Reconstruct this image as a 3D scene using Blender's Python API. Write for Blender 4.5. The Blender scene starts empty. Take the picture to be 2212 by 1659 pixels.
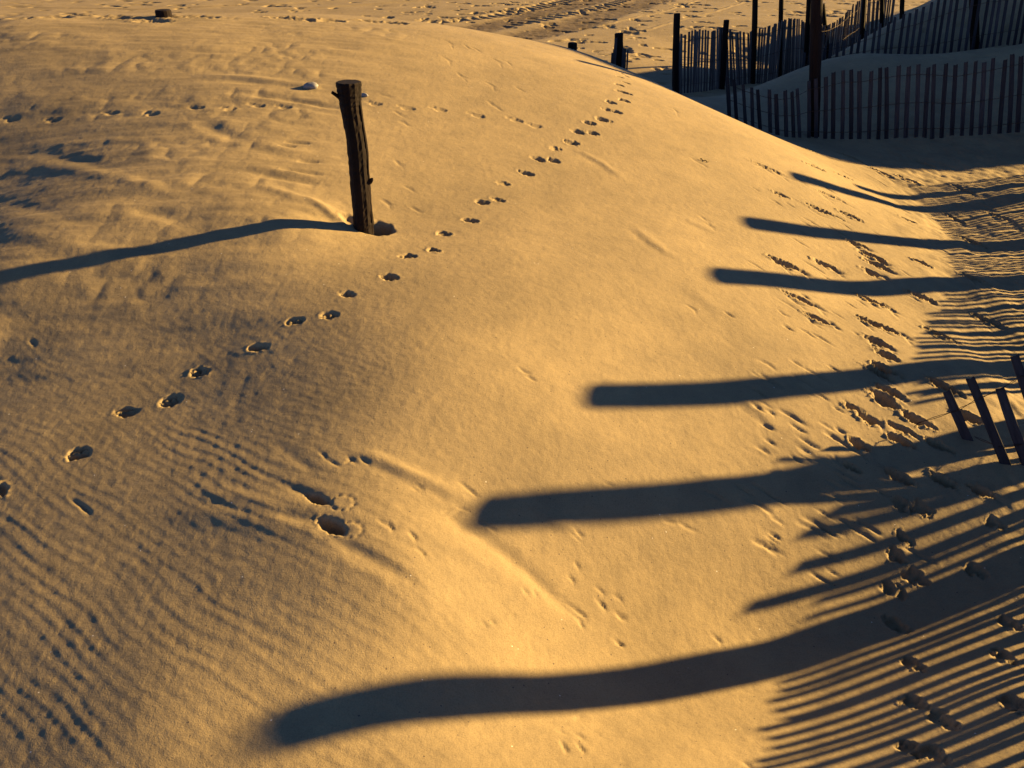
import bpy, math, random
import numpy as np

# ------------------------------------------------------------------ camera, sky, sun, exposure
scene = bpy.context.scene
CAM_H = 2.2
PITCH = math.radians(30.6)          # downward tilt
SUN_AZ = math.radians(70.0)         # from +Y towards +X
SUN_EL = math.radians(15.0)
cam_data = bpy.data.cameras.new('camera')
cam_data.sensor_width = 36.0
cam_data.lens = 36.0 * 835.0 / 1024.0
cam_data.clip_start = 0.05
cam_data.clip_end = 6000
cam = bpy.data.objects.new('camera', cam_data)
scene.collection.objects.link(cam)
cam.location = (0, 0, CAM_H)
cam.rotation_euler = (math.pi / 2 - PITCH, 0, 0)
scene.camera = cam

world = bpy.data.worlds.new('World')
scene.world = world
world.use_nodes = True
wn = world.node_tree
sky = wn.nodes.new('ShaderNodeTexSky')
sky.sky_type = 'NISHITA'
sky.sun_disc = False
sky.sun_elevation = SUN_EL
sky.sun_rotation = SUN_AZ
sky.air_density = 0.45
sky.dust_density = 0.0
sky.ozone_density = 3.0
sky.altitude = 2500
wn.links.new(sky.outputs[0], wn.nodes['Background'].inputs[0])
wn.nodes['Background'].inputs[1].default_value = 0.052

sun_data = bpy.data.lights.new('sun', 'SUN')
sun_data.energy = 5.0
sun_data.angle = math.radians(0.95)
sun_data.color = (1.0, 0.665, 0.24)
sun = bpy.data.objects.new('sun', sun_data)
scene.collection.objects.link(sun)
sun.rotation_euler = (math.pi / 2 - SUN_EL, 0, math.pi - SUN_AZ)
sun.location = (20, 8, 10)

vs = scene.view_settings
vs.view_transform = 'Standard'
vs.look = 'None'
vs.gamma = 1.0
vs.exposure = 1.85
scene.cycles.max_bounces = 4
scene.cycles.diffuse_bounces = 1

random.seed(7)
rng = np.random.default_rng(11)
COL = scene.collection
FPX = 835.0 * 2.16                   # focal length in units of a 2212 wide picture
TE = math.tan(SUN_EL)
SD = np.array([math.sin(SUN_AZ), math.cos(SUN_AZ)])    # towards the sun, on the ground

def ray(x, y):
    u = (x - 1106) / FPX; v = (829.5 - y) / FPX
    return np.array([u, math.cos(PITCH) + v * math.sin(PITCH), -math.sin(PITCH) + v * math.cos(PITCH)])
def at_z(x, y, z):
    r = ray(x, y); t = (z - CAM_H) / r[2]
    return np.array([r[0] * t, r[1] * t, z])
def at_y(x, y, Y):
    r = ray(x, y); t = Y / r[1]
    return np.array([r[0] * t, Y, CAM_H + r[2] * t])

# ------------------------------------------------------------------ noise helpers
def _hash(ix, iy, seed):
    h = (ix.astype(np.int64) * 374761393 + iy.astype(np.int64) * 668265263 + seed * 982451653) & 0xffffffff
    h = ((h ^ (h >> 13)) * 1274126177) & 0xffffffff
    h = h ^ (h >> 16)
    return (h & 0xffff) / 65535.0
def vnoise(x, y, seed=0):
    x = np.asarray(x, float); y = np.asarray(y, float)
    ix = np.floor(x); iy = np.floor(y); fx = x - ix; fy = y - iy
    ix = ix.astype(np.int64); iy = iy.astype(np.int64)
    fx = fx * fx * fx * (fx * (fx * 6 - 15) + 10); fy = fy * fy * fy * (fy * (fy * 6 - 15) + 10)
    a = _hash(ix, iy, seed); b = _hash(ix + 1, iy, seed); c = _hash(ix, iy + 1, seed); d = _hash(ix + 1, iy + 1, seed)
    return ((a * (1 - fx) + b * fx) * (1 - fy) + (c * (1 - fx) + d * fx) * fy) * 2 - 1
def fbm(x, y, seed=0, octv=3):
    s = 0; a = 1
    for k in range(octv):
        s = s + a * vnoise(x * 2 ** k + 13.7 * k, y * 2 ** k - 7.1 * k, seed + k); a *= 0.5
    return s
def sst(a, b, t):
    t = np.clip((t - a) / (b - a), 0, 1); return t * t * (3 - 2 * t)

# ------------------------------------------------------------------ the lie of the land
CON = []                              # (x, y, z) heights measured off the photograph
def shadow_curve(pts, z0, base_index=0):
    g = at_z(*pts[base_index], z0); n = np.array([SD[1], -SD[0]]); c = n @ g[:2]
    for q in pts:
        r = ray(*q); P = r * (c / (n @ r[:2])); CON.append((P[0], P[1], P[2] + CAM_H))
shadow_curve([(570,1585),(850,1512),(1000,1502),(1200,1497),(1416,1478),(1550,1450),(1687,1424),(1803,1381),(1919,1346),(2074,1281)], .30)
shadow_curve([(1030,1103),(1200,1088),(1400,1075),(1560,1062),(1700,1045),(1800,1020),(1900,1000)], .38)
shadow_curve([(1265,852),(1400,852),(1560,846),(1681,834),(1801,822),(1897,812),(1993,798),(2065,791)], .45)
shadow_curve([(1530,592),(1632,598),(1776,614),(1872,621),(1952,614),(2016,609),(2112,608)], .47)
shadow_curve([(1606,477),(1696,489),(1760,499),(1824,505),(1888,515),(1952,521),(2032,528)], .45)
shadow_curve([(1706,379),(1776,397),(1824,413),(1888,429),(1920,441),(1984,454)], .40)
shadow_curve([(0,602),(150,575),(330,545),(500,506),(620,486),(800,498)], .72, -1)
def zc(x, y, z): CON.append(tuple(at_z(x, y, z)))
def yc(x, y, Y): CON.append(tuple(at_y(x, y, Y)))
for x, y, z in [(2212,1000,.12),(2212,760,.06),(2212,560,.0),(2212,430,-.02),(2212,1500,.12),(1900,1659,.12),(1400,1659,.17),
                (1000,1659,.28),(1760,298,.0),(2000,296,.0),(2212,285,.05),(0,1659,.25),(0,1300,.325),(0,1000,.40),(300,1200,.385),(300,1550,.315),(600,1640,.31),(0,800,.485),
                (600,1000,.495),(900,800,.60),(900,1250,.405),(400,800,.53),(1150,600,.64),(1250,400,.66),(0,400,.76)]:
    zc(x, y, z)
CREST = [(0,42,8.0),(200,31,8.3),(400,28,8.5),(600,30,8.7),(800,38,9.0),(950,52,9.0),(1100,78,9.3),(1240,108,9.3),(1340,146,9.0),(1450,193,8.5),(1560,245,7.9)]
for x, y, Y in CREST:
    c = at_y(x, y, Y); CON.append(tuple(c))
    f = at_y(x, y, Y - .9); CON.append((f[0], f[1], f[2] - .035))
    f = at_y(x, y, Y + .6); CON.append((f[0], f[1], f[2] - .06))
    if x < 1450:
        f = at_y(x, y, Y + 3.2); CON.append((f[0], f[1], -.38))
zc(1650, 287, .2)
for x in (-9, -6, -3, 0, 3, 6):
    for y in (15, 19, 24): CON.append((x, y, -.4))
for x, y, z in [(2.3,12.6,-.38),(-4,4,.44),(-6,7,.7),(-3,1.5,-.02),(-4.5,-1,-.1),(0,0,.38),(0,-2,.35),(2.5,0,.1),(3,-2,.1),(4.5,1,.1),(4.5,4,.05),(5.5,6,0),(-9,5,.2),(-9,10,.3),(7,3,.1)]:
    CON.append((x, y, z))
# mounds behind the valley fence
for x, y, Y in [(1847,117,11.0),(2007,117,11.0),(2087,109,11.0),(2212,88,11.0)]:
    c = at_y(x, y, Y); CON.append(tuple(c)); CON.append((c[0] * 1.03, c[1] + .55, c[2] - .16))
for x, y, Y in [(1607,216,10.0),(1687,168,10.8),(1767,136,11.5),(1847,100,12.3),(1927,52,12.8),(2007,8,13.3),(2100,-40,13.8)]:
    c = at_y(x, y, Y); CON.append(tuple(c)); CON.append((c[0] * 1.13 - .3, c[1] + 1.7, -.3))
CON = np.array(CON)

def _U(r2): return 0.5 * r2 * np.log(r2 + 1e-9)
def tps_fit(P, lam):
    n = len(P); X = P[:, :2]
    d2 = ((X[:, None, :] - X[None]) ** 2).sum(-1)
    A = np.zeros((n + 3, n + 3)); A[:n, :n] = _U(d2) + lam * np.eye(n)
    Q = np.c_[np.ones(n), X]; A[:n, n:] = Q; A[n:, :n] = Q.T
    return np.linalg.solve(A, np.r_[P[:, 2], np.zeros(3)])
W = tps_fit(CON, 0.02)
def base_z(x, y):
    x = np.asarray(x, float); y = np.asarray(y, float); shp = np.broadcast(x, y).shape
    x = np.broadcast_to(x, shp).ravel(); y = np.broadcast_to(y, shp).ravel()
    far = np.sqrt((x) ** 2 + (y - 8) ** 2)
    xs = np.clip(x, -10, 9); ys = np.clip(y, -4, 24)
    out = np.empty(len(x)); n = len(CON)
    for i in range(0, len(x), 60000):
        a = slice(i, i + 60000)
        d2 = (xs[a, None] - CON[None, :, 0]) ** 2 + (ys[a, None] - CON[None, :, 1]) ** 2
        out[a] = _U(d2) @ W[:n] + W[n] + W[n + 1] * xs[a] + W[n + 2] * ys[a]
    m = sst(11, 18, far)
    out = out * (1 - m) + (-.4) * m
    # dune ridge beyond the fence, out of the picture on the sunny side, that shades the far hollow
    def g(cx, cy, sx, sy, h, rot=0.0, pw=1.3):
        dx = x - cx; dy = y - cy; c, s = math.cos(rot), math.sin(rot)
        a = (dx * c + dy * s) / sx; b = (-dx * s + dy * c) / sy
        return h * np.exp(-(a * a + b * b) ** pw)
    out = out + g(9.0, 13.0, 1.7, 3.2, 2.25, 0.1, 2.4) + g(9.4, 16.4, 1.7, 1.6, 1.9) + g(11.2, 19.6, 1.8, 2.0, 1.6)
    return out.reshape(shp)
def hit(x, y):
    """ground point seen at a place in the photograph"""
    r = ray(x, y)
    t = np.concatenate([np.linspace(1.2, 12, 700), np.linspace(12, 40, 400)])
    P = r[None] * t[:, None]
    d = P[:, 2] + CAM_H - base_z(P[:, 0], P[:, 1])
    k = np.argmax(d < 0)
    if d[k] >= 0: k = len(t) - 1
    a, b = (d[k - 1], d[k]) if k else (1, 0)
    tt = t[k - 1] + (t[k] - t[k - 1]) * a / (a - b) if k else t[0]
    return np.array([r[0] * tt, r[1] * tt, CAM_H + r[2] * tt])
def gz(x, y): return float(base_z(np.array([x]), np.array([y]))[0])

# ------------------------------------------------------------------ ground grid
def axis(parts):
    out = [parts[0]]
    return out
def grow(a, b, f0, rate):
    v = [a]; s = f0
    while v[-1] < b:
        s = max(s, f0) * (1 + rate); v.append(v[-1] + s)
    return v
xm = list(np.arange(-2.0, 2.7, 0.0062))
xr = grow(xm[-1], 16, .0062, .0048)[1:]
xl = [-v for v in grow(-xm[0], 16, .0062, .0055)[1:]][::-1]
farx = [20, 30, 50, 90, 160, 300, 600, 1200, 2500]
XS = np.array([-v for v in farx[::-1]] + xl + xm + xr + farx)
ym = list(np.arange(1.1, 2.6, 0.006))
yr = [ym[-1]]
while yr[-1] < 28: yr.append(yr[-1] + min(.0024 * yr[-1], .045))
yn = [1.1]
while yn[-1] > -6: yn.append(yn[-1] - max(.03, .08 * (1.1 - yn[-1])))
YS = np.array([-2500, -1200, -500, -200, -80, -30, -12] + yn[::-1][:-1] + ym + yr[1:] + [30, 33, 37, 45, 60, 90, 150, 300, 600, 1200, 2500, 4500])
GX, GY = np.meshgrid(XS, YS)
print('grid', GX.shape)
# base shape evaluated on a coarser lattice, then cubic-smooth upsampled along both axes
def coarse(v, step):
    keep = [0]
    for i in range(1, len(v)):
        if v[i] - v[keep[-1]] >= step or i == len(v) - 1: keep.append(i)
    return v[keep]
cx = coarse(XS, .05); cy = coarse(YS, .05)
CZ = base_z(*np.meshgrid(cx, cy))
def catmull(v, c, Z, ax):
    Z = np.moveaxis(Z, ax, 0)
    i = np.clip(np.searchsorted(c, v, side='right') - 1, 0, len(c) - 2)
    h = (c[i + 1] - c[i]); t = (v - c[i]) / h
    G = np.gradient(Z, c, axis=0)
    t = t[:, None]; h = h[:, None]
    R = (2*t**3-3*t**2+1)*Z[i] + (t**3-2*t**2+t)*h*G[i] + (-2*t**3+3*t**2)*Z[i+1] + (t**3-t**2)*h*G[i+1]
    return np.moveaxis(R, 0, ax)
GZ = catmull(XS, cx, catmull(YS, cy, CZ, 0), 1)

# ------------------------------------------------------------------ small relief of the sand
def win(x, y, r):
    i0, i1 = np.searchsorted(XS, [x - r, x + r]); j0, j1 = np.searchsorted(YS, [y - r, y + r])
    return slice(max(j0, 0), j1 + 1), slice(max(i0, 0), i1 + 1)
def stamp_dir(x, y, ang, L, Wd, depth, rim=.35, sharp=3.0, jag=.25, toe=False):
    """a pressed hollow, length L along the compass angle ang, with a pushed-up rim"""
    sl = win(x, y, L * 1.6 + .05); X = GX[sl] - x; Y = GY[sl] - y
    if X.size < 4: return
    c, s = math.sin(ang), math.cos(ang)
    a = (X * c + Y * s) / (L / 2); b = (X * s * 1 - Y * c) / (Wd / 2)
    sd = random.randrange(9999)
    jn = (vnoise(GX[sl] / (Wd * .45), GY[sl] / (Wd * .45), sd) + .6 * vnoise(GX[sl] / (Wd * .2), GY[sl] / (Wd * .2), sd + 1)) * jag
    r = np.sqrt(a * a + b * b) + jn
    h = -depth / (1 + np.exp((r - 1) * sharp * 2.2))
    h = h + rim * depth * np.exp(-((r - 1.35) / .28) ** 2) * (1 + .9 * vnoise(GX[sl] / (Wd * .25), GY[sl] / (Wd * .25), sd + 2))
    if toe:                                   # a ridge of sand left between pads and toes
        h = h + depth * 1.0 * np.exp(-((a * .35 + b + .28) / .2) ** 2) * (r < 1.15) * np.clip(1.15 - r, 0, .35) / .35
    GZ[sl] += h
def stamp_px(x, y, x2, y2, wd, depth, **k):
    """hollow whose long axis runs between two points of the ground"""
    a = hit(x, y); b = hit(x2, y2); d = (b - a)[:2]
    stamp_dir((a[0] + b[0]) / 2, (a[1] + b[1]) / 2, math.atan2(d[0], d[1]), max(np.hypot(*d), wd * 1.05), wd, depth, **k)
def ridge_px(pts, wd, h, asym=0.0, jag=.0):
    """a drift (h > 0) or a groove (h < 0) along a line of places on the ground; fades towards both ends"""
    P = [hit(*p)[:2] for p in pts]; A = np.array(P); c = (A.max(0) + A.min(0)) / 2; ext = (A.max(0) - A.min(0)).max() / 2 + wd * 3
    sl = win(c[0], c[1], ext); X = GX[sl]; Y = GY[sl]; best = np.full(X.shape, 1e9); sg = np.zeros(X.shape); al = np.zeros(X.shape)
    Ls = [np.hypot(*(q - p)) for p, q in zip(P[:-1], P[1:])]; tot = sum(Ls); acc = 0
    for p, q, L in zip(P[:-1], P[1:], Ls):
        d = (q - p) / L; t0 = (X - p[0]) * d[0] + (Y - p[1]) * d[1]; t = np.clip(t0, 0, L)
        dx = X - p[0] - t * d[0]; dy = Y - p[1] - t * d[1]; r = np.hypot(dx, dy); m = r < best
        best = np.where(m, r, best); sg = np.where(m, (X - p[0]) * d[1] - (Y - p[1]) * d[0], sg); al = np.where(m, (acc + t) / tot, al); acc += L
    wob = 1 + (.22 if wd > .02 else .08) * vnoise(X / (wd * 2.2), Y / (wd * 2.2), int(pts[0][0]))
    fade = np.sin(np.clip(al, .02, .98) * math.pi) ** .6
    r = best / wd * wob
    GZ[sl] += h * fade * (np.exp(-r * r) - asym * np.exp(-((sg - wd * 1.4) / wd) ** 2) * np.exp(-(best / (wd * 2.2)) ** 2))

def scratch(a, b, c, d, k=1.0):
    mx = (a + c) / 2 + random.uniform(-.12, .12) * abs(d - b); my = (b + d) / 2 + random.uniform(-.12, .12) * abs(c - a)
    wd = (.0056 if b > 900 else .007 if b > 600 else .010) * k; dk = 1.0 if b > 480 else .5
    ridge_px([(a, b), (mx, my), (c, d)], wd, -wd * .9 * dk, .3)
    if random.random() < .5: ridge_px([(a + 4, b + 7), (mx + 6, my + 6), (c - 2, d + 8)], wd * .8, -wd * .5 * dk, .4)

near = (1 - sst(25, 28, GY)) * (1 - sst(11, 15, np.abs(GX)))
GZ += near * (.006 * fbm(GX / .9, GY / .9, 3, 2))
GZ += near * .0006 * fbm(GX / .03, GY / .03, 31, 2)
# wind ripples, low left
u = (GX * math.sin(math.radians(36)) + GY * math.cos(math.radians(36)))
tt = (GX * math.cos(math.radians(36)) - GY * math.sin(math.radians(36)))
warp = .026 * fbm(GX / .55, GY / .55, 21, 2) + .010 * vnoise(tt / .16, u / .06, 22) + .0022 * vnoise(GX / .035, GY / .035, 23)
ph = (u + warp) / (.040 + .004 * vnoise(GX / 1.1, GY / 1.1, 24)) * 2 * math.pi
fr = (ph / (2 * math.pi)) % 1.0
rip = np.where(fr < .30, fr / .30, (1 - fr) / .70) ** 1.2 * 2 - 1
msk = sst(.25, -.45, GX + .45 * (GY - 1.6)) * (.45 + .55 * sst(-.5, .5, fbm(u / .22, tt / .7, 41, 2)))
msk = msk * sst(3.9, 2.3, GY)
GZ += .00072 * rip * msk * np.clip(.85 + .4 * vnoise(tt / .30, u / .06, 47), .2, 1.4)
GZ += .00018 * msk * fbm(GX / .013, GY / .013, 48, 2)
# faint drift ribs, mid left
msk2 = sst(-.4, -1.4, GX) * sst(2.4, 3.4, GY) * (1 - sst(7.5, 8.5, GY))
msk2 = np.where(GX < -9, 0, msk2)
GZ += msk2 * .006 * fbm((GX + .35 * GY) / .5, (GY - .12 * GX) / .13, 51, 3)
GZ += msk2 * .007 * np.abs(fbm(GX / .16, GY / .20, 55, 2)) * sst(.0, .8, fbm(GX / .9, GY / .35, 57, 2) + .3)
# trodden floor of the hollow on the right
vall = sst(1.7, 2.5, GX - .28 * (GY - 3)) * (GY < 9.5) * (GY > .5) * near
GZ += vall * .004 * fbm(GX / .05, GY / .07, 66, 2)
GZ += vall * (.013 * fbm(GX / .22, GY / .30, 61, 3))
# flat beach beyond: scuffs
bch = sst(11.3, 12.6, GY + .25 * np.abs(GX)) * near
sc = fbm(GX / .42, GY / .30, 71, 3)
GZ += bch * (.007 * fbm(GX / 1.6, GY / 1.1, 73, 2) - .045 * sst(.55, .95, sc))

# paw prints climbing the dune
PAW = [(170,980,62),(272,892,50),(368,866,52),(431,804,46),(558,750,50),(637,693,44),(711,681,42),(750,634,40),(842,598,44),(880,553,36),
       (935,541,34),(958,504,34),(1016,475,36),(1041,435,34),(1075,431,34),(1086,395,30),(1136,373,32),(1161,342,36),(1197,346,32),(1199,320,26),
       (1236,308,32),(1248,284,32),(1278,287,32),(1272,265,32),(1303,258,32),(1311,236,24),(1331,241,26),(1318,220,24),(1348,217,28),
       (1341,197,26),(1354,201,22),(1337,182,20),(1352,178,20),(1338,166,18),(1352,165,16),(1341,158,14)]
for i, (x, y, w) in enumerate(PAW):
    g = hit(x, y); dep = g[1] / math.cos(PITCH); s = w / FPX * math.hypot(g[1], CAM_H - g[2])
    stamp_dir(g[0], g[1], math.radians(98 + random.uniform(-14, 14)), s * random.uniform(.70, .84), s * random.uniform(.42, .54), .036 if w > 30 else .030, rim=random.uniform(.04, .10), sharp=random.uniform(3.2, 5.5), jag=.28, toe=(i in (0, 1, 2, 3, 5, 6, 7, 9, 10, 11, 14, 15, 19, 20)))
# second, older trail crossing behind the post
for x, y in [(30,254),(122,256),(248,242),(335,244),(431,233),(503,236),(562,228),(622,232),(815,224),(886,234),(955,236),(1037,248),(1118,257),(1160,270)]:
    g = hit(x, y); s = 38 / FPX * math.hypot(g[1], CAM_H - g[2])
    stamp_dir(g[0] - .01, g[1] - .015, math.radians(88), s * .62, s * .44, .009, rim=.08, sharp=5)
    stamp_dir(g[0] - s * .5, g[1] + .012, math.radians(88), s * .4, s * .26, .005, rim=.08, sharp=5)
# shoe prints on the foot of the dune: (x, y, length) centre in the photograph
SHOE = [(1658,364,46),(1686,419,26),(1776,454,56),(1834,464,36),(1760,361,30),(1792,422,36),(1850,525,34),(1882,550,44),(1894,569,44),(1885,588,34),(1696,570,54),(1782,570,40),
        (1990,566,30),(1728,646,54),(1885,650,54),(1766,688,46),(1878,694,40),(1914,707,56),(1894,736,42),(1914,764,34),(2029,723,50),(1962,477,24),(1898,790,30),
        (1911,796,44),(1897,803,40),(1921,844,44),(1902,853,44),(1912,868,38),(2036,832,56),(1979,906,50),(1947,925,46),(1945,952,40),(2027,959,44),(1940,1028,46),(2036,1036,40),
        (1954,1091,56),(1996,1099,40),(1954,1161,44),(1938,1203,36),(1981,1246,56),(1931,1273,60),(1938,1350,46),(1973,1435,46),(1977,1517,50),(2035,1555,60),(1969,1621,56),(2020,1629,50),
        (2186,1346,60),(2175,1420,56),(2198,1524,56),(2151,1130,44),(2100,520,40),(2130,690,50),(2160,470,40),(1900,372,34),(1960,390,34),(1840,340,36),(2080,410,36),(2060,470,36),(2000,352,34),(1820,380,30),(1745,322,26),
        (2110,1230,50),(2120,1060,46),(2090,900,46),(1990,640,40),(2100,600,40),(1875,905,34),(1840,880,30),(1855,960,34),(1838,1010,30)]
for x, y, L in SHOE:
    k = .5 + .12 * (y / 1659)
    if y < 1080:
        L *= 1.12; dx = L * .5; dy = L * k * .5
        stamp_px(x - dx, y - dy * .8, x + dx, y + dy * .8, .038 + random.uniform(-.010, .018), .034 + random.uniform(-.006, .008), rim=.2, sharp=3.4, jag=.3)
        if L > 38: scratch(x + dx * .3, y + dy * .2, x + dx * 1.9, y + dy * 1.7, 2.0); scratch(x - dx, y - dy * .4, x + dx * .5, y + dy, 1.6)
    else:              # ball and heel of a shoe pressed apart
        L *= random.uniform(.75, .95); dx = L * .5; dy = L * k * .5; w = random.uniform(.036, .052)
        stamp_px(x - dx, y - dy, x + dx * .2, y + dy * .2, w, .022, rim=.12, sharp=3.6, jag=.5)
        stamp_px(x + dx * .35, y + dy * .4, x + dx, y + dy, w * .7, .016, rim=.15, sharp=3.6, jag=.6)
        scratch(x - dx * 1.3, y - dy * .6, x - dx * .3, y + dy * .7, 1.6)
# slide marks and scuffs on the sunny flank
for _ in range(120):
    y = random.uniform(330, 1250); xx = 1780 + 60 * math.sin(y / 190) + random.gauss(0, 95)
    if xx < 1560: continue
    L = random.uniform(16, 46) * (1 + .7 * y / 1659)
    ridge_px([(xx, y), (xx + L * .5, y + L * random.uniform(.2, .34)), (xx + L, y + L * .58)], random.uniform(.006, .011), -random.uniform(.005, .010), random.uniform(.2, .6))
for x, y in [(1120,795),(1135,812),(1480,660),(1680,670),(1650,885),(1620,870),(1510,465),(1520,480),(1505,350),(1490,340),(1440,230),(1190,30),(955,85),(1000,95),(1015,100),
             (1060,124),(1080,128),(985,155),(950,120),(1045,175),(1110,185),(1050,215),(1060,225),(850,345),(870,400),(885,445),(820,430),(850,240),(860,260)]:
    scratch(x, y, x + 26, y + 14, 1.1)
# bird and crab scratches with little scarps in the middle foreground
SCR = [(690,975,705,992),(705,990,735,1008),(750,985,770,1000),(745,1000,765,990),(775,985,800,1000),(890,1050,905,1060),(895,1045,915,1055),(990,1040,1020,1060),(1000,1052,1035,1075),
       (955,1105,985,1098),(965,1115,1000,1100),(985,1095,1015,1105),(1030,1120,1050,1135),(1045,1128,1075,1145),(815,1120,840,1140),(835,1125,850,1145),(880,1145,900,1165),
       (895,1180,920,1200),(1230,1150,1255,1170),(1240,1140,1262,1160),(1128,1268,1142,1285),(1150,1270,1160,1290),(1240,1210,1250,1225),(1225,1240,1240,1255),(1430,1125,1465,1132),(1465,1130,1508,1150),
       (1650,1155,1682,1175),(1655,1172,1675,1180),(1285,1265,1305,1282),(1285,1290,1310,1315),(1290,1300,1305,1315),(1325,1285,1345,1300),(1325,1318,1360,1335),(1335,1330,1350,1340),
       (1240,1315,1270,1335),(1232,1322,1262,1342),(1225,1300,1255,1325),(1245,1335,1260,1352),(1325,1380,1350,1395),(1330,1385,1345,1392),(1040,1340,1055,1352),(1055,1335,1072,1342),(1105,1325,1112,1330),
       (1205,1575,1240,1585),(1210,1595,1225,1625),(1235,1580,1262,1592),(1245,1600,1265,1625),(1240,1550,1262,1545),(1600,1645,1625,1659),(1535,1370,1560,1390),(1305,1045,1325,1052),(1510,1060,1580,1095),
       (1740,1018,1752,1022),(1795,1145,1815,1150),(1805,1147,1830,1155),(1800,985,1815,1000),(150,1075,190,1105),(65,735,75,745),(175,1090,195,1108),
       (820,205,850,212)]
for a, b, c, d in SCR:
    scratch(a, b, c, d)
# two toed rings beside the two scour holes
for (x, y) in ((740, 1085), (757, 1143)):
    for k in range(9):
        t = k / 9 * 6.28; g0 = (x + 26 * math.cos(t), y + 16 * math.sin(t)); g1 = (x + 26 * math.cos(t + .5), y + 16 * math.sin(t + .5))
        ridge_px([g0, g1], .006, -.005, .6)
stamp_px(668, 1069, 704, 1085, .028, .045, rim=.12, sharp=2.0, jag=.2)
stamp_px(694, 1122, 740, 1146, .042, .060, rim=.10, sharp=2.0, jag=.15)
stamp_px(0, 1050, 8, 1070, .03, .02)
ridge_px([(430,1062),(560,1085),(668,1095)], .035, .006); ridge_px([(380,1105),(560,1122),(700,1162)], .04, .006)
ridge_px([(585,950),(640,990),(700,1040)], .020, -.0025); ridge_px([(610,1045),(665,1068),(695,1078)], .018, -.006); ridge_px([(600,1108),(650,1118),(700,1130)], .018, -.006)
ridge_px([(770,975),(900,1030),(1020,1085)], .028, .009, .5); ridge_px([(710,1165),(800,1205),(900,1270)], .025, -.008)
ridge_px([(930,1095),(1030,1150),(1130,1225),(1250,1335)], .026, -.010); ridge_px([(860,1110),(1000,1185),(1120,1270),(1230,1340)], .05, .007)
ridge_px([(1180,1115),(1250,1150)], .03, .006, .4)
ridge_px([(1500,1015),(1700,1140)], .04, .004)
ridge_px([(1250,325),(1300,352),(1345,385)], .035, .006, .5); ridge_px([(1370,490),(1410,525),(1460,560)], .04, .006, .6); ridge_px([(1480,475),(1550,505)], .035, .005, .5)
ridge_px([(1480,620),(1560,680)], .05, .004, .5); ridge_px([(1600,860),(1690,930)], .035, .005, .6)
# drifts behind the post and along the left flank
ridge_px([(430,165),(540,170),(680,186)], .05, .016, .6); ridge_px([(540,206),(640,218),(740,236)], .045, -.018, .5)
ridge_px([(560,375),(690,398)], .04, -.014); ridge_px([(530,362),(680,378)], .045, .012, .5)
ridge_px([(660,425),(745,485)], .03, .010, .4); ridge_px([(560,400),(740,470)], .05, .012)
ridge_px([(600,314),(640,318)], .02, -.012); ridge_px([(612,305),(672,310)], .02, -.014); ridge_px([(640,345),(690,349)], .025, -.012); ridge_px([(600,365),(700,377)], .022, -.016)
ridge_px([(0,325),(100,335),(180,348),(260,378)], .06, -.005, .3); ridge_px([(300,385),(370,402),(450,425)], .05, -.007, .3); ridge_px([(0,440),(120,462),(220,500)], .06, -.006, .3)
ridge_px([(420,262),(470,285),(560,320)], .06, -.010, .4); ridge_px([(80,355),(300,395),(480,420)], .07, .010); ridge_px([(270,450),(360,468),(430,492)], .05, -.008, .4)
ridge_px([(0,500),(180,540),(300,545)], .06, .008, .5); ridge_px([(480,300),(640,330),(740,340)], .06, .008, .5)
# churned sand along the skyline of the dune
for x, y, L in [(60,37,60),(120,34,50),(170,31,46),(250,34,60),(290,38,80),(330,44,60),(395,36,50),(440,36,50),(610,37,50),(640,39,60),(680,43,50),(715,43,40),(790,32,40),(800,44,50),(845,47,44),(865,49,30)]:
    a = hit(x, y + 2)
    stamp_dir(a[0], a[1], math.radians(90), L / FPX * 8.0, .12, .026, rim=.3, sharp=1.8, jag=.22)
# tyre tracks across the beach
DARK_BAND = np.zeros(GX.shape, np.float32)
def track(pts, w, dep, lug, ramp_side=False):
    P = np.array([at_z(*p, -.4)[:2] for p in pts]); c = (P.max(0) + P.min(0)) / 2; sl = win(c[0], c[1], max(P.max(0) - P.min(0)) / 2 + 1)
    X = GX[sl]; Y = GY[sl]; best = np.full(X.shape, 1e9); s = np.zeros(X.shape); al = np.zeros(X.shape); acc = 0; ok = np.zeros(X.shape, bool)
    for p, q in zip(P[:-1], P[1:]):
        L = np.hypot(*(q - p)); d = (q - p) / L; t0 = (X - p[0]) * d[0] + (Y - p[1]) * d[1]; t = np.clip(t0, 0, L)
        r = np.hypot(X - p[0] - t * d[0], Y - p[1] - t * d[1]); m = r < best; best = np.where(m, r, best)
        s = np.where(m, np.sign((X - p[0]) * d[1] - (Y - p[1]) * d[0]) * r, s); al = np.where(m, acc + t, al); acc += L
    end = sst(0, .5, al) * sst(0, .5, acc - al)
    s = s + .03 * fbm(X / .3, Y / .3, 91, 2)
    if ramp_side:     # churned band, its sand coloured darker than the beach around it
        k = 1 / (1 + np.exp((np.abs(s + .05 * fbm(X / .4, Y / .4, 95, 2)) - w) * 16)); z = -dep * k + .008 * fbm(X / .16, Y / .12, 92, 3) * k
        DARK_BAND[sl] = np.maximum(DARK_BAND[sl], k * end * (.88 + .12 * vnoise(X / .25, Y / .5, 96)))
    else:
        k = 1 / (1 + np.exp((np.abs(s) - w) * 25)); z = -dep * k + dep * .5 * np.exp(-((np.abs(s) - w * 1.3) / .07) ** 2)
        if lug: z = z + lug * k * np.clip(np.sin(al / .30 * 6.283 + s * 5) * 2, -1, 1)
    GZ[sl] += z * end
track([(880,46),(960,46),(1053,36),(1125,22),(1200,6),(1240,-6)], .22, .03, .022)
track([(990,72),(1050,56),(1100,44),(1170,27),(1260,4),(1290,-6)], .46, .03, 0, True)
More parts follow.
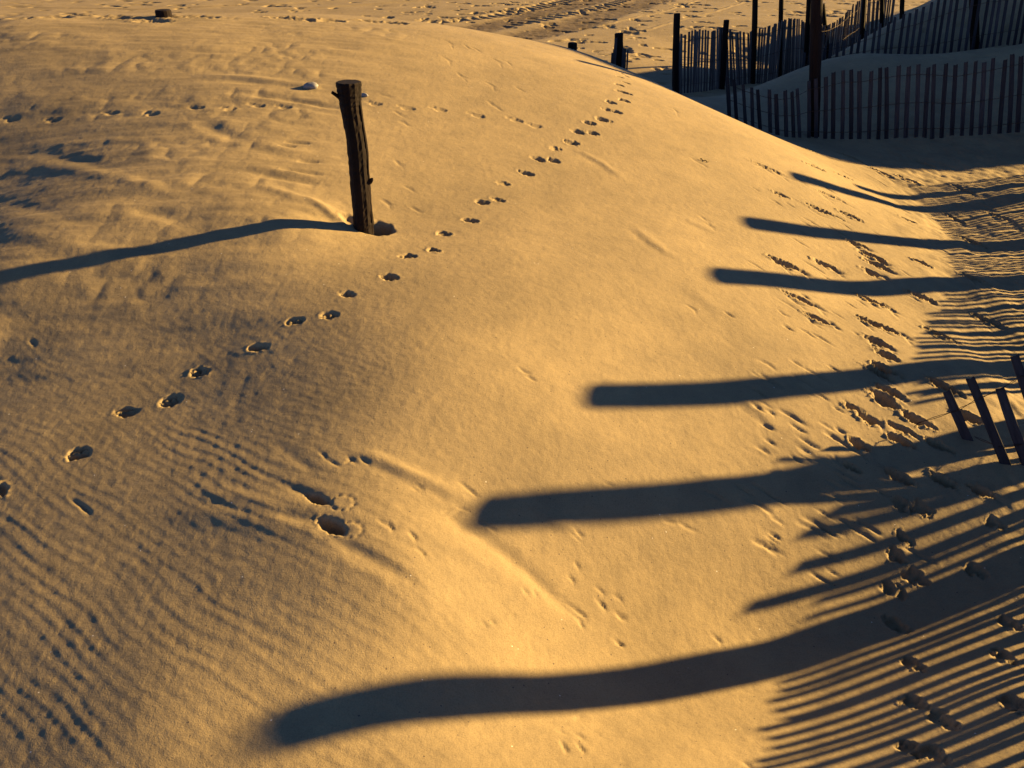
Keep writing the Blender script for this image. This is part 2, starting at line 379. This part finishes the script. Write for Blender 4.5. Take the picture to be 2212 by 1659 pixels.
track([(1080,58),(1140,48),(1200,37),(1260,24),(1330,6),(1360,-6)], .16, .02, .028)
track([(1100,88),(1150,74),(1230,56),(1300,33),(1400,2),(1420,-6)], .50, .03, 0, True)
track([(1250,66),(1327,50),(1447,22),(1487,8),(1520,-6)], .05, -.022, 0)
track([(1300,86),(1351,78),(1447,52),(1551,24),(1607,4),(1640,-6)], .05, -.022, 0)
track([(560,24),(700,16),(900,2),(1000,-8)], .08, -.02, 0)
track([(0,16),(300,20),(600,8),(800,-6)], .08, -.02, 0)
# scour pit round the leaning post
POST_FOOT = hit(786, 494)
stamp_dir(POST_FOOT[0] + .055, POST_FOOT[1] + .03, math.radians(95), .14, .12, .13, rim=.04, sharp=3.0, jag=.16)
stamp_dir(POST_FOOT[0] - .09, POST_FOOT[1] + .07, math.radians(150), .10, .06, .02, rim=.2, sharp=2, jag=.2)

def mesh_grid(name, X, Y, Z):
    ny, nx = X.shape
    me = bpy.data.meshes.new(name)
    co = np.empty((ny * nx, 3), np.float32); co[:, 0] = X.ravel(); co[:, 1] = Y.ravel(); co[:, 2] = Z.ravel()
    me.vertices.add(ny * nx); me.vertices.foreach_set('co', co.ravel())
    idx = np.arange(ny * nx, dtype=np.int32).reshape(ny, nx)
    q = np.stack([idx[:-1, :-1], idx[:-1, 1:], idx[1:, 1:], idx[1:, :-1]], -1).reshape(-1)
    nf = (ny - 1) * (nx - 1)
    me.loops.add(nf * 4); me.loops.foreach_set('vertex_index', q)
    me.polygons.add(nf); me.polygons.foreach_set('loop_start', np.arange(0, nf * 4, 4, dtype=np.int32))
    me.polygons.foreach_set('loop_total', np.full(nf, 4, np.int32))
    me.polygons.foreach_set('use_smooth', np.ones(nf, bool))
    me.update(calc_edges=True)
    return me

# ------------------------------------------------------------------ materials
def new_mat(name):
    m = bpy.data.materials.new(name); m.use_nodes = True
    nt = m.node_tree; return m, nt, nt.nodes['Principled BSDF']
def ramp(nt, src, stops):
    r = nt.nodes.new('ShaderNodeValToRGB'); e = r.color_ramp.elements
    while len(e) < len(stops): e.new(.5)
    for k, (p, c) in enumerate(stops): e[k].position = p; e[k].color = (*c, 1)
    nt.links.new(src, r.inputs[0]); return r.outputs[0]
def noise_tex(nt, vec, scale, detail=3, rough=.5):
    n = nt.nodes.new('ShaderNodeTexNoise'); n.inputs['Scale'].default_value = scale
    n.inputs['Detail'].default_value = detail; n.inputs['Roughness'].default_value = rough
    nt.links.new(vec, n.inputs['Vector']); return n.outputs['Fac']
def mix_col(nt, fac, a, b, mode='MIX'):
    m = nt.nodes.new('ShaderNodeMix'); m.data_type = 'RGBA'; m.blend_type = mode
    if isinstance(fac, float): m.inputs[0].default_value = fac
    else: nt.links.new(fac, m.inputs[0])
    for s, k in ((a, 6), (b, 7)):
        if isinstance(s, tuple): m.inputs[k].default_value = (*s, 1)
        else: nt.links.new(s, m.inputs[k])
    return m.outputs[2]

def sand_material():
    m, nt, b = new_mat('sand')
    geo = nt.nodes.new('ShaderNodeNewGeometry').outputs['Position']
    big = ramp(nt, noise_tex(nt, geo, 1.6, 6, .62), [(.36, (.300, .234, .140)), (.64, (.375, .290, .169))])
    grain = ramp(nt, noise_tex(nt, geo, 210, 5, .8), [(.30, (.30, .27, .24)), (.5, (.80, .79, .78)), (.70, (1.0, 1.0, 1.0))])
    c = mix_col(nt, .55, big, grain, 'MULTIPLY')
    mott = ramp(nt, noise_tex(nt, geo, 7, 9, .72), [(.34, (.86, .86, .87)), (.60, (1.04, 1.03, 1.0))])
    c = mix_col(nt, 1.0, c, mott, 'MULTIPLY')
    # pale quartz and shell grains, and dark mineral ones
    v = nt.nodes.new('ShaderNodeTexVoronoi'); v.inputs['Scale'].default_value = 55; nt.links.new(geo, v.inputs['Vector'])
    sep = nt.nodes.new('ShaderNodeSeparateColor'); nt.links.new(v.outputs['Color'], sep.inputs[0])
    def m_(op, a, bb):
        n = nt.nodes.new('ShaderNodeMath'); n.operation = op
        for k, s in enumerate((a, bb)):
            if isinstance(s, (int, float)): n.inputs[k].default_value = s
            else: nt.links.new(s, n.inputs[k])
        return n.outputs[0]
    dot = m_('MULTIPLY', m_('GREATER_THAN', sep.outputs[0], .985), m_('LESS_THAN', v.outputs['Distance'], .13))
    c = mix_col(nt, dot, c, (.72, .68, .60))
    dk = m_('MULTIPLY', m_('GREATER_THAN', sep.outputs[1], .93), m_('LESS_THAN', v.outputs['Distance'], .15))
    c = mix_col(nt, dk, c, (.12, .09, .07))
    da = nt.nodes.new('ShaderNodeAttribute'); da.attribute_name = 'dark_band'
    c = mix_col(nt, da.outputs['Fac'], c, mix_col(nt, 1.0, c, (.40, .38, .42), 'MULTIPLY'))  # darker sand colour along the churned track bands
    nt.links.new(c, b.inputs['Base Color'])
    b.inputs['Roughness'].default_value = .85
    b.inputs['Specular IOR Level'].default_value = .2
    n1 = noise_tex(nt, geo, 260, 3, .65); n2 = noise_tex(nt, geo, 45, 3, .6)
    add = m_('ADD', m_('MULTIPLY', n1, .35), m_('MULTIPLY', n2, .65))
    bp = nt.nodes.new('ShaderNodeBump'); bp.inputs['Strength'].default_value = .6; bp.inputs['Distance'].default_value = .005
    nt.links.new(add, bp.inputs['Height']); nt.links.new(bp.outputs[0], b.inputs['Normal'])
    return m
def wood_material(name, dark, light, rough=.85):
    m, nt, b = new_mat(name)
    tc = nt.nodes.new('ShaderNodeTexCoord').outputs['Object']
    mp = nt.nodes.new('ShaderNodeMapping'); mp.inputs['Scale'].default_value = (60, 60, 4); nt.links.new(tc, mp.inputs['Vector'])
    f = noise_tex(nt, mp.outputs[0], 1.0, 5, .6)
    c = ramp(nt, f, [(.3, dark), (.7, light)])
    oi = nt.nodes.new('ShaderNodeObjectInfo')
    rr = ramp(nt, oi.outputs['Random'], [(0, (.60, .60, .62)), (1, (1.35, 1.30, 1.25))])
    c = mix_col(nt, 1.0, c, rr, 'MULTIPLY')
    nt.links.new(c, b.inputs['Base Color']); b.inputs['Roughness'].default_value = rough
    b.inputs['Specular IOR Level'].default_value = .2
    bp = nt.nodes.new('ShaderNodeBump'); bp.inputs['Strength'].default_value = .5; bp.inputs['Distance'].default_value = .004
    nt.links.new(f, bp.inputs['Height']); nt.links.new(bp.outputs[0], b.inputs['Normal'])
    return m
M_SAND = sand_material()
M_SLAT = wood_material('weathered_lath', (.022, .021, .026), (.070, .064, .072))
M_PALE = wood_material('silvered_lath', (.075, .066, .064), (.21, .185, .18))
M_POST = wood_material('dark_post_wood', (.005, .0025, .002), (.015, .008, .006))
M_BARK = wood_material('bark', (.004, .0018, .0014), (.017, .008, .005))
def plain(name, col, rough, metal=0.0):
    m, nt, b = new_mat(name)
    tc = nt.nodes.new('ShaderNodeTexCoord').outputs['Object']
    c = ramp(nt, noise_tex(nt, tc, 30, 3), [(.3, tuple(v * .7 for v in col)), (.7, col)])
    nt.links.new(c, b.inputs['Base Color']); b.inputs['Roughness'].default_value = rough; b.inputs['Metallic'].default_value = metal
    return m
M_WIRE = plain('rusty_wire', (.08, .045, .03), .7, .5)
M_SHELL = plain('bleached_shell', (.26, .25, .245), .7)

me = mesh_grid('sand_ground', GX, GY, GZ)
me.materials.append(M_SAND)
at = me.attributes.new('dark_band', 'FLOAT', 'POINT'); at.data.foreach_set('value', DARK_BAND.ravel())
ground = bpy.data.objects.new('ground', me); COL.objects.link(ground); ground['kind'] = 'structure'

# ------------------------------------------------------------------ building helpers
class MB:
    def __init__(s): s.v = []; s.f = []
    def tube(s, pts, radii, n=12, jit=0.0, seed=0, cap=True, flat=None):
        pts = [np.array(p, float) for p in pts]; b0 = len(s.v); r = random.Random(seed)
        lob = [r.uniform(-1, 1) for _ in range(n)]
        for k, p in enumerate(pts):
            d = pts[min(k + 1, len(pts) - 1)] - pts[max(k - 1, 0)]; d /= np.linalg.norm(d)
            ref = np.array([0, 1, 0]) if abs(d[1]) < .9 else np.array([1, 0, 0])
            a = np.cross(ref, d); a /= np.linalg.norm(a); b = np.cross(d, a)
            for i in range(n):
                t = 2 * math.pi * i / n; rr = radii[k] * (1 + jit * (lob[i] * .6 + r.uniform(-.5, .5)))
                fx, fy = (1, 1) if flat is None else flat
                s.v.append(tuple(p + a * math.cos(t) * rr * fx + b * math.sin(t) * rr * fy))
        for k in range(len(pts) - 1):
            for i in range(n):
                j = (i + 1) % n; q = b0 + k * n
                s.f.append((q + i, q + j, q + n + j, q + n + i))
        if cap:
            s.f.append(tuple(b0 + i for i in range(n))[::-1]); q = b0 + (len(pts) - 1) * n
            s.f.append(tuple(q + i for i in range(n)))
        return s
    def build(s, name, mat, parent=None, smooth=False, origin=None):
        me = bpy.data.meshes.new(name)
        o0 = np.array(origin) if origin is not None else np.zeros(3)
        me.from_pydata([tuple(np.array(v) - o0) for v in s.v], [], s.f); me.materials.append(mat)
        if smooth: me.polygons.foreach_set('use_smooth', [True] * len(me.polygons))
        me.update()
        o = bpy.data.objects.new(name, me); COL.objects.link(o)
        if parent is not None:
            o.parent = parent; o.location = o0 - np.array(parent.location)
        else: o.location = o0
        return o
def tag(o, label, cat, group=None):
    o['label'] = label; o['category'] = cat
    if group: o['group'] = group
def thing(name, label, cat, loc, group=None):
    o = bpy.data.objects.new(name, None); COL.objects.link(o); o.location = loc; o.empty_display_size = .1
    tag(o, label, cat, group); return o

def slat_variant(seed, mat=None):
    """one sawn lath of unit length, chamfered, a little warped, worn top"""
    r = random.Random(seed); mb = MB(); w, t = .019, .0045; n = 7
    bow = r.uniform(-.006, .006); tw = r.uniform(-.12, .12)
    prof = [(-w, -t * .5), (-w * .9, -t), (w * .9, -t), (w, -t * .5), (w, t * .5), (w * .9, t), (-w * .9, t), (-w, t * .5)]
    for k in range(n):
        z = k / (n - 1); ww = 1 + r.uniform(-.06, .06)
        if k == n - 1: ww *= .93
        c, s_ = math.cos(tw * z), math.sin(tw * z)
        for (x, y) in prof:
            dz = r.uniform(-.012, .012) if k == n - 1 else 0
            X = x * ww; mb.v.append((X * c - y * s_ + bow * math.sin(z * 3.1), X * s_ + y * c, z + dz))
    for k in range(n - 1):
        for i in range(8):
            j = (i + 1) % 8; mb.f.append((k * 8 + i, k * 8 + j, k * 8 + 8 + j, k * 8 + 8 + i))
    mb.f.append(tuple(range(8))[::-1]); mb.f.append(tuple((n - 1) * 8 + i for i in range(8)))
    me = bpy.data.meshes.new('slat'); me.from_pydata(mb.v, [], mb.f); me.materials.append(mat or M_SLAT); me.update()
    return me
SLATS = [slat_variant(100 + i) for i in range(6)]
PALE = [slat_variant(200 + i, M_PALE) for i in range(6)]
from mathutils import Matrix, Vector
def put_slat(parent, foot, top, along, wscale=1.0, pool=None):
    """lath from foot to top whose flat side follows the fence direction"""
    o = bpy.data.objects.new('slat', random.choice(pool or SLATS)); COL.objects.link(o)
    z = Vector(top) - Vector(foot); L = z.length; z.normalize()
    x = Vector((along[0], along[1], 0)); x = (x - z * x.dot(z)).normalized(); y = z.cross(x)
    R = Matrix((x, y, z)).transposed().to_4x4()
    o.parent = parent
    o.matrix_basis = Matrix.Translation(Vector(foot) - Vector(parent.location)) @ R @ Matrix.Diagonal((wscale, 1, L, 1))
    return o
def wire(parent, pts, rad=.0013, name='wire'):
    """two strands twisted together"""
    mb = MB(); P = [np.array(p, float) for p in pts]; fine = []
    for a, b in zip(P[:-1], P[1:]):
        n = max(2, int(np.linalg.norm(b - a) / .03))
        for k in range(n): fine.append(a + (b - a) * k / n)
    fine.append(P[-1])
    for sgn in (0, math.pi):
        mb.tube([p + np.array([0, .0035 * math.cos(i * .9 + sgn), .0035 * math.sin(i * .9 + sgn)]) for i, p in enumerate(fine)], [rad] * len(fine), 5, cap=True)
    return mb.build(name, M_WIRE, parent, True)
def post(parent, foot, top, r, name='post', seed=0, mat=None, bury=.5):
    foot = np.array(foot, float); top = np.array(top, float); d = (top - foot); L = np.linalg.norm(d); d = d / L
    n = 12; rr = random.Random(seed); pts = []; rad = []
    ph = rr.uniform(0, 6)
    pts.append(foot - d * bury); rad.append(r * 1.04)
    for k in range(n + 1):
        t = k / n; off = np.array([math.sin(t * 4 + ph), math.cos(t * 3 + ph), 0]) * .006
        pts.append(foot + d * L * t + off); rad.append(r * (1.03 - .08 * t + rr.uniform(-.02, .02)))
    pts.append(pts[-1] + d * .006); rad.append(rad[-1] * .86)
    mb = MB(); mb.tube(pts, rad, 16, jit=.05, seed=seed)
    return mb.build(name, mat or M_POST, parent, False, origin=foot)

# ------------------------------------------------------------------ fence along the hollow, mostly out of the picture on the right
FA = [(1.15,.55),(1.95,1.85),(2.72,3.15),(3.35,4.2),(4.05,5.35),(4.75,6.5),(5.5,7.9)]
FA = [np.array(p) for p in FA]
def on_fence(G):
    """where the line from ground point G towards the sun meets the fence"""
    for a, b in zip(FA[:-1], FA[1:]):
        d = b - a; A = np.array([[SD[0], -d[0]], [SD[1], -d[1]]]); t, s = np.linalg.solve(A, a - G[:2])
        if -1e-6 <= s <= 1 + 1e-6 and t > 0: return a + d * s, t, d / np.hypot(*d)
    return None
fence_a = thing('slat_fence', 'near wire-bound slat fence at the right edge, four laths leaning left', 'fence', (2.72, 3.15, gz(2.72, 3.15)), 'sand fences')
TIPS = [((566,1585), .076), ((1035,1103), .068), ((1272,852), .072), ((1540,595), .094), ((1614,479), .092), ((1712,380), .084), ((1850,402), .06)]
for i, ((x, y), r) in enumerate(TIPS):
    G = hit(x, y); F = on_fence(G)
    if F is None: continue
    p, t, _ = F; top = G[2] + t * TE; z = gz(*p)
    post(fence_a, (p[0], p[1], z), (p[0] + .02, p[1], top), r, seed=20 + i)
pc = np.array([1.62, 1.32]); post(fence_a, (*pc, gz(*pc)), (*pc, 1.25), .085, seed=33)
# upper limit of the striped shadow on the sand
EDGE = [(1560,1800),(1650,1659),(1672,1560),(1690,1480),(1706,1366),(1745,1330),(1788,1255),(1835,1195),(1868,1140),(1875,1090),(1915,1010),(1960,930),(1975,830),(1985,740),(2045,640),(2050,560),(2050,500),(1990,430),(1960,400)]
EG = [hit(*p) if p[1] < 1660 else at_z(*p, .15) for p in EDGE]
def edge_top(p):
    n = np.array([SD[1], -SD[0]]); c = n @ p
    for a, b in zip(EG[:-1], EG[1:]):
        ca, cb = n @ a[:2] - c, n @ b[:2] - c
        if ca * cb <= 0:
            k = ca / (ca - cb); q = a + (b - a) * k; t = (p - q[:2]) @ SD
            return q[2] + t * TE
    return None
tops = []; run = 0.0
for a, b in zip(FA[:-1], FA[1:]):
    L = np.hypot(*(b - a)); d = (b - a) / L
    while run < L:
        p = a + d * run; e = edge_top(p); z = gz(*p)
        if e is None: e = z + .5
        ti = math.hypot(p[0] - 2.85, p[1] - 3.35)
        h = min(max(e + random.uniform(-.015, .015), z + .22), z + 1.0)
        if not (2.75 < p[1] < 3.6):
            lean = random.uniform(-.02, .02)
            put_slat(fence_a, (p[0], p[1], z - .3), (p[0] + d[0] * lean, p[1] + d[1] * lean, h), d, random.uniform(.78, .98))
            tops.append((p[0] + .008, p[1], h))
        run += .061 + random.uniform(-.0035, .0035)
    run -= L
# the four long laths that throw the four separate finger shadows
for (x, y), ln in [((1782,1110), (.10, -.16)), ((1728,1155), (.12, -.14)), ((1712,1230), (.05, -.05)), ((1605,1315), (0, 0))]:
    G = hit(x, y); p, t, d = on_fence(G); top = G[2] + t * TE
    put_slat(fence_a, (p[0] + ln[0], p[1] + ln[1], gz(*p) - .25), (p[0], p[1], top), d, 1.7)
# the four visible laths
VIS = [((2045,845),(2093,950)), ((2096,818),(2172,1003)), ((2160,840),(2222,1008)), ((2192,770),(2262,965)), ((2245,800),(2315,985)), ((2262,720),(2350,950))]
vt = []
for (tx, ty), (bx, by) in VIS:
    B = hit(bx, by); r = ray(tx, ty)
    t = (B[:2] @ r[:2]) / (r[:2] @ r[:2]); T = np.array([r[0] * t, r[1] * t, CAM_H + r[2] * t])
    foot = B - (T - B) / np.linalg.norm(T - B) * .3
    put_slat(fence_a, foot, T, (.95, -.25), 1.0); vt.append((B, T))
def wmix(k, i): return vt[i][0] * (1 - k) + vt[i][1] * k + np.array([0, -.008, 0])
e0 = wmix(.62, 0) + np.array([-.16, -.02, -.05])
wire(fence_a, [e0 + np.array([-.01, 0, -.025]), e0, wmix(.62, 0), wmix(.78, 1), wmix(1.0, 2) + np.array([0, 0, .005]), wmix(.8, 3), wmix(.8, 4), wmix(.8, 5)])
wire(fence_a, [wmix(.08, 0) + np.array([.03, 0, 0]), wmix(.22, 1), wmix(.3, 2), wmix(.35, 3), wmix(.35, 4), wmix(.35, 5)])
for off in (.08, .32):
    seg = [t for t in tops if t[1] < 2.7]; wire(fence_a, [(t[0], t[1], t[2] - off) for t in seg[::3]], .0012)
    seg = [t for t in tops if t[1] > 3.7]; wire(fence_a, [(t[0], t[1], t[2] - off) for t in seg[::3]], .0012)

# ------------------------------------------------------------------ fence across the hollow (middle distance)
fb0 = hit(1760, 297)
fence_b = thing('slat_fence', 'half-buried slat fence crossing the shaded hollow at right, tall dark post through it', 'fence', tuple(fb0), 'sand fences')
PB = [(2.32,9.02)] + [tuple(hit(*q)[:2]) for q in ((1700,297),(1760,298),(1900,299),(2050,294),(2200,286),(2400,270))]
def line_at(P, s):
    for a, b in zip(P[:-1], P[1:]):
        a = np.array(a); b = np.array(b); L = np.hypot(*(b - a))
        if s <= L: return a + (b - a) * s / L, (b - a) / L
        s -= L
    return None
s = 0.0; wl = []
while True:
    q = line_at(PB, s)
    if q is None: break
    p, d = q; z = gz(*p)
    h = .68 + .02 * math.sin(p[0] * 1.7) + random.uniform(-.028, .022) + .10 * sst(4.6, 5.6, p[0]) - .26 * sst(3.6, 2.5, p[0])
    ln = -.03 - .038 * p[0] + random.uniform(-.02, .02)
    put_slat(fence_b, (p[0] + .02, p[1], z - .3), (p[0] + ln, p[1], z + h), d, random.uniform(1.0, 1.25)); wl.append((p[0], p[1] - .012, z, h, ln))
    s += .098 + random.uniform(-.012, .012)
for k in (.12, .48, .86):
    wire(fence_b, [(x + ln * k, y, z + h * k + .01 * math.sin(x * 5)) for x, y, z, h, ln in wl[::2]], .0016)
post(fence_b, fb0 + np.array([0, .07, 0]), at_y(1768, -60, fb0[1] + .07), .058, seed=3)

# ------------------------------------------------------------------ fence on the far mound, upper right
fence_d = thing('slat_fence', 'faint slat fence on the shaded mound in the upper right corner, behind the valley fence', 'fence', (5.0, 11.6, gz(5.0, 11.6)), 'sand fences')
PD = [(3.9,11.75),(4.6,11.62),(5.4,11.55),(6.4,11.5),(7.6,11.45)]
s = 0.0; wl = []
while True:
    q = line_at(PD, s)
    if q is None: break
    p, d = q; z = gz(*p); h = .22 + .62 * sst(4.2, 6.0, p[0]) + random.uniform(-.015, .015); ln = -.17 * h + random.uniform(-.02, .02)
    put_slat(fence_d, (p[0], p[1], z - .3), (p[0] + ln, p[1], z + h), d, 1.0); wl.append((p[0], p[1] - .012, z, h, ln))
    s += .085 + random.uniform(-.006, .006)
for k in (.25, .7): wire(fence_d, [(x + ln * k, y, z + h * k) for x, y, z, h, ln in wl[::2]], .0016)
f = hit(2106, 105); f = np.array([f[0] * 1.04, 11.65, 0]); f[0] = at_y(2106, 105, 11.65)[0]; f[2] = gz(f[0], f[1])
post(fence_d, f, at_y(2104, -25, 11.65), .055, seed=4)

# ------------------------------------------------------------------ long fence running away behind the mounds
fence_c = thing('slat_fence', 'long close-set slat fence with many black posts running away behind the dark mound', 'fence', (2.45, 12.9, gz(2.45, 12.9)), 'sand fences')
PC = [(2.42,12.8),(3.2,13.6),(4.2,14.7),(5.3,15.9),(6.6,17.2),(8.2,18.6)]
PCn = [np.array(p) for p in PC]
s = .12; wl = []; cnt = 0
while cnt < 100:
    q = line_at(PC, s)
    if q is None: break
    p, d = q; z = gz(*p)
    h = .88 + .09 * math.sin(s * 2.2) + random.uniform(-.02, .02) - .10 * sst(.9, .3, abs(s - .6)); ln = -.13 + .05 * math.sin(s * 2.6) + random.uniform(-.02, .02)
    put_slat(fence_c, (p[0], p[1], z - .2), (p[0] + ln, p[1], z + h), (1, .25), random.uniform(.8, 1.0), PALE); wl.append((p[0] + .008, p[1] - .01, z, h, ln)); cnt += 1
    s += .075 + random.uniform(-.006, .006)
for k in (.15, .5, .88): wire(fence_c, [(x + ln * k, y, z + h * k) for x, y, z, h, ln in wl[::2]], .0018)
def x_on_c(px):
    best = None
    for a, b in zip(PCn[:-1], PCn[1:]):
        for k in np.linspace(0, 1, 40):
            p = a + (b - a) * k; z = gz(*p) if False else -.4
            dep = math.cos(PITCH) * p[1] + math.sin(PITCH) * (CAM_H - z); e = abs(1106 + FPX * p[0] / dep - px)
            if best is None or e < best[0]: best = (e, p)
    return best[1]
for i, (bx, tx, ty, r) in enumerate([(1465,1462,30,.048), (1566,1570,44,.045), (1634,1632,-45,.045), (1694,1688,-30,.04), (1748,1749,-30,.045), (1800,1778,10,.04), (1866,1868,-30,.04), (1906,1906,-40,.04), (1949,1950,-40,.045)]):
    p = x_on_c(bx) + np.array([-.05, -.06]); z = gz(*p); T = at_y(tx, ty, p[1])
    post(fence_c, (p[0], p[1], z), T, r, seed=50 + i)

# ------------------------------------------------------------------ post with boards behind the crest, and the two buried stubs
p = at_y(1338, 150, 9.9); z = gz(p[0], 9.9)
cl = thing('fence_post', 'dark post ringed by short boards, poking over the dune crest beside the paw prints', 'post', (p[0], 9.9, z))
post(cl, (p[0], 9.9, z), at_y(1338, 73, 9.9), .05, name='post_shaft', seed=8)
for bx, ty, w in ((1331, 82, .9), (1327, 107, .8), (1348, 105, 1.3), (1323, 114, .7), (1356, 109, .5)):
    P0 = at_y(bx, 160, 9.84); T = at_y(bx, ty, 9.84)
    o = put_slat(cl, (T[0], 9.84 - random.uniform(0, .03), z - .1), (T[0], 9.84, T[2]), (1, .1), w); o.name = 'board'
def stub(px, topy, Y, r, label, seed):
    T = at_y(px, topy, Y); z = gz(T[0], Y); t = np.array([T[0], Y, T[2]])
    m = MB(); m.tube([t - [0, 0, 1.0], t - [0, 0, .15], t - [0, 0, .01], t], [r * 1.05, r * 1.03, r, r * .88], 16, jit=.06, seed=seed)
    o = m.build('post_stub', M_POST, None, False, origin=t - [0, 0, .15]); tag(o, label, 'post', 'buried post tops'); return o
stub(1237, 92, 9.65, .05, 'small round post top just showing over the sunlit crest, left of the boarded post', 61)
stub(352, 21, 7.6, .066, 'square dark post stub buried in churned sand at the top left skyline', 62)

# ------------------------------------------------------------------ the leaning post on the dune
Y0 = POST_FOOT[1]
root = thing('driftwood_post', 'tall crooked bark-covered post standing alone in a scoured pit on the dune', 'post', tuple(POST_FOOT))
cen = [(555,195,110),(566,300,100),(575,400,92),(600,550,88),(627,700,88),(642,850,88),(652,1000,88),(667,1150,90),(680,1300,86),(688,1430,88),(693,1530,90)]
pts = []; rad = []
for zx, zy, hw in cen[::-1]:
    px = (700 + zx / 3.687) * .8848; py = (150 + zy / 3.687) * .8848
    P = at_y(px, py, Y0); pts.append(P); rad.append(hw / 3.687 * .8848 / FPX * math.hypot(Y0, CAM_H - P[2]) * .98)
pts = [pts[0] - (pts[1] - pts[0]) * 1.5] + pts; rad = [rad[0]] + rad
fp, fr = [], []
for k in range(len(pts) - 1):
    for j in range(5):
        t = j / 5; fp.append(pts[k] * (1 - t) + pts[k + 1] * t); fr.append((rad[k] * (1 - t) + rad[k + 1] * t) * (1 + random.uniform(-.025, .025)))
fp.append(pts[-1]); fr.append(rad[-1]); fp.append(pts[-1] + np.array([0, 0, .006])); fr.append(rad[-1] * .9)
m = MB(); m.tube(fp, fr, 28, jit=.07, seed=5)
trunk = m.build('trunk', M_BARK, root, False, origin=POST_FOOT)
def pt(zx, zy, dy=0.0): return at_y((700 + zx / 3.687) * .8848, (150 + zy / 3.687) * .8848, Y0 + dy)
m = MB(); m.tube([pt(500,345,0), pt(475,325,-.01), pt(440,300,-.02), pt(408,278,-.03)], [.011, .010, .008, .007], 8, jit=.15, seed=2); m.build('broken_branch', M_BARK, root)
m = MB(); m.tube([pt(725,1100), pt(752,1080,-.005), pt(768,1062,-.01), pt(772,1050,-.01)], [.012, .013, .009, .004], 8, jit=.3, seed=3); m.build('knot', M_BARK, root)
m = MB(); m.tube([pt(635,205), pt(668,198), pt(668,215), pt(640,232)], [.006, .008, .006, .003], 7, jit=.3, seed=4); m.build('bark_flake', M_BARK, root)
# strip of loose bark along the sunny side
m = MB(); q = []
for zx, zy in [(650,260),(668,400),(690,560),(712,700),(728,830),(738,960),(745,1080),(752,1200),(764,1330),(772,1440),(776,1525)]: q.append(pt(zx - 3, zy, -.012))
m.tube(q, [.003] + [.005 + random.uniform(-.002, .002) for _ in q[1:-1]] + [.003], 7, jit=.5, seed=9); m.build('bark_strip', M_BARK, root)

# ------------------------------------------------------------------ shells and sticks on the sand
def lump(name, x, y, sx, sy, sz, label, cat, seed, rot=0):
    g = hit(x, y); r = random.Random(seed); mb = MB(); nu, nv = 16, 9
    for j in range(nv + 1):
        th = math.pi * j / nv
        for i in range(nu):
            a = 2 * math.pi * i / nu; k = 1 + .12 * math.sin(3 * a + seed) * math.sin(th) + r.uniform(-.05, .05)
            rib = 1 + .04 * math.cos(a * 7)
            X = math.sin(th) * math.cos(a) * sx * k * rib; Yy = math.sin(th) * math.sin(a) * sy * k; Z = math.cos(th) * sz * k
            if Z > 0: X += Z * .25
            mb.v.append((X * math.cos(rot) - Yy * math.sin(rot), X * math.sin(rot) + Yy * math.cos(rot), Z))
    for j in range(nv):
        for i in range(nu):
            mb.f.append((j * nu + i, (j + 1) * nu + i, (j + 1) * nu + (i + 1) % nu, j * nu + (i + 1) % nu))
    o = mb.build(name, M_SHELL, None, True); o.location = g + np.array([0, 0, sz * .35]); tag(o, label, cat); return o
lump('shell', 672, 189, .052, .042, .026, 'pale domed shell resting on a drift left of the lone post top', 'shell', 4, .2)
lump('shell', 786, 207, .035, .02, .014, 'tiny white shell fragment just right of the lone post top', 'shell', 9, -.5)
def stick(pa, pb, r, label, lift=.008):
    a = hit(*pa); b = hit(*pb); n = 6; pts = [a + (b - a) * k / n + np.array([0, 0, lift + .006 * math.sin(k * 2.1)]) for k in range(n + 1)]
    m = MB(); m.tube(pts, [r * (1 - .06 * k) for k in range(n + 1)], 7, jit=.2, seed=int(pa[0])); o = m.build('stick', M_BARK, None, False, origin=a); tag(o, label, 'stick', 'small sticks on the sand'); return o
stick((1512,346),(1530,352), .004, 'short dark twig lying high on the sunny flank near the crest')
print('done', len(bpy.data.objects))
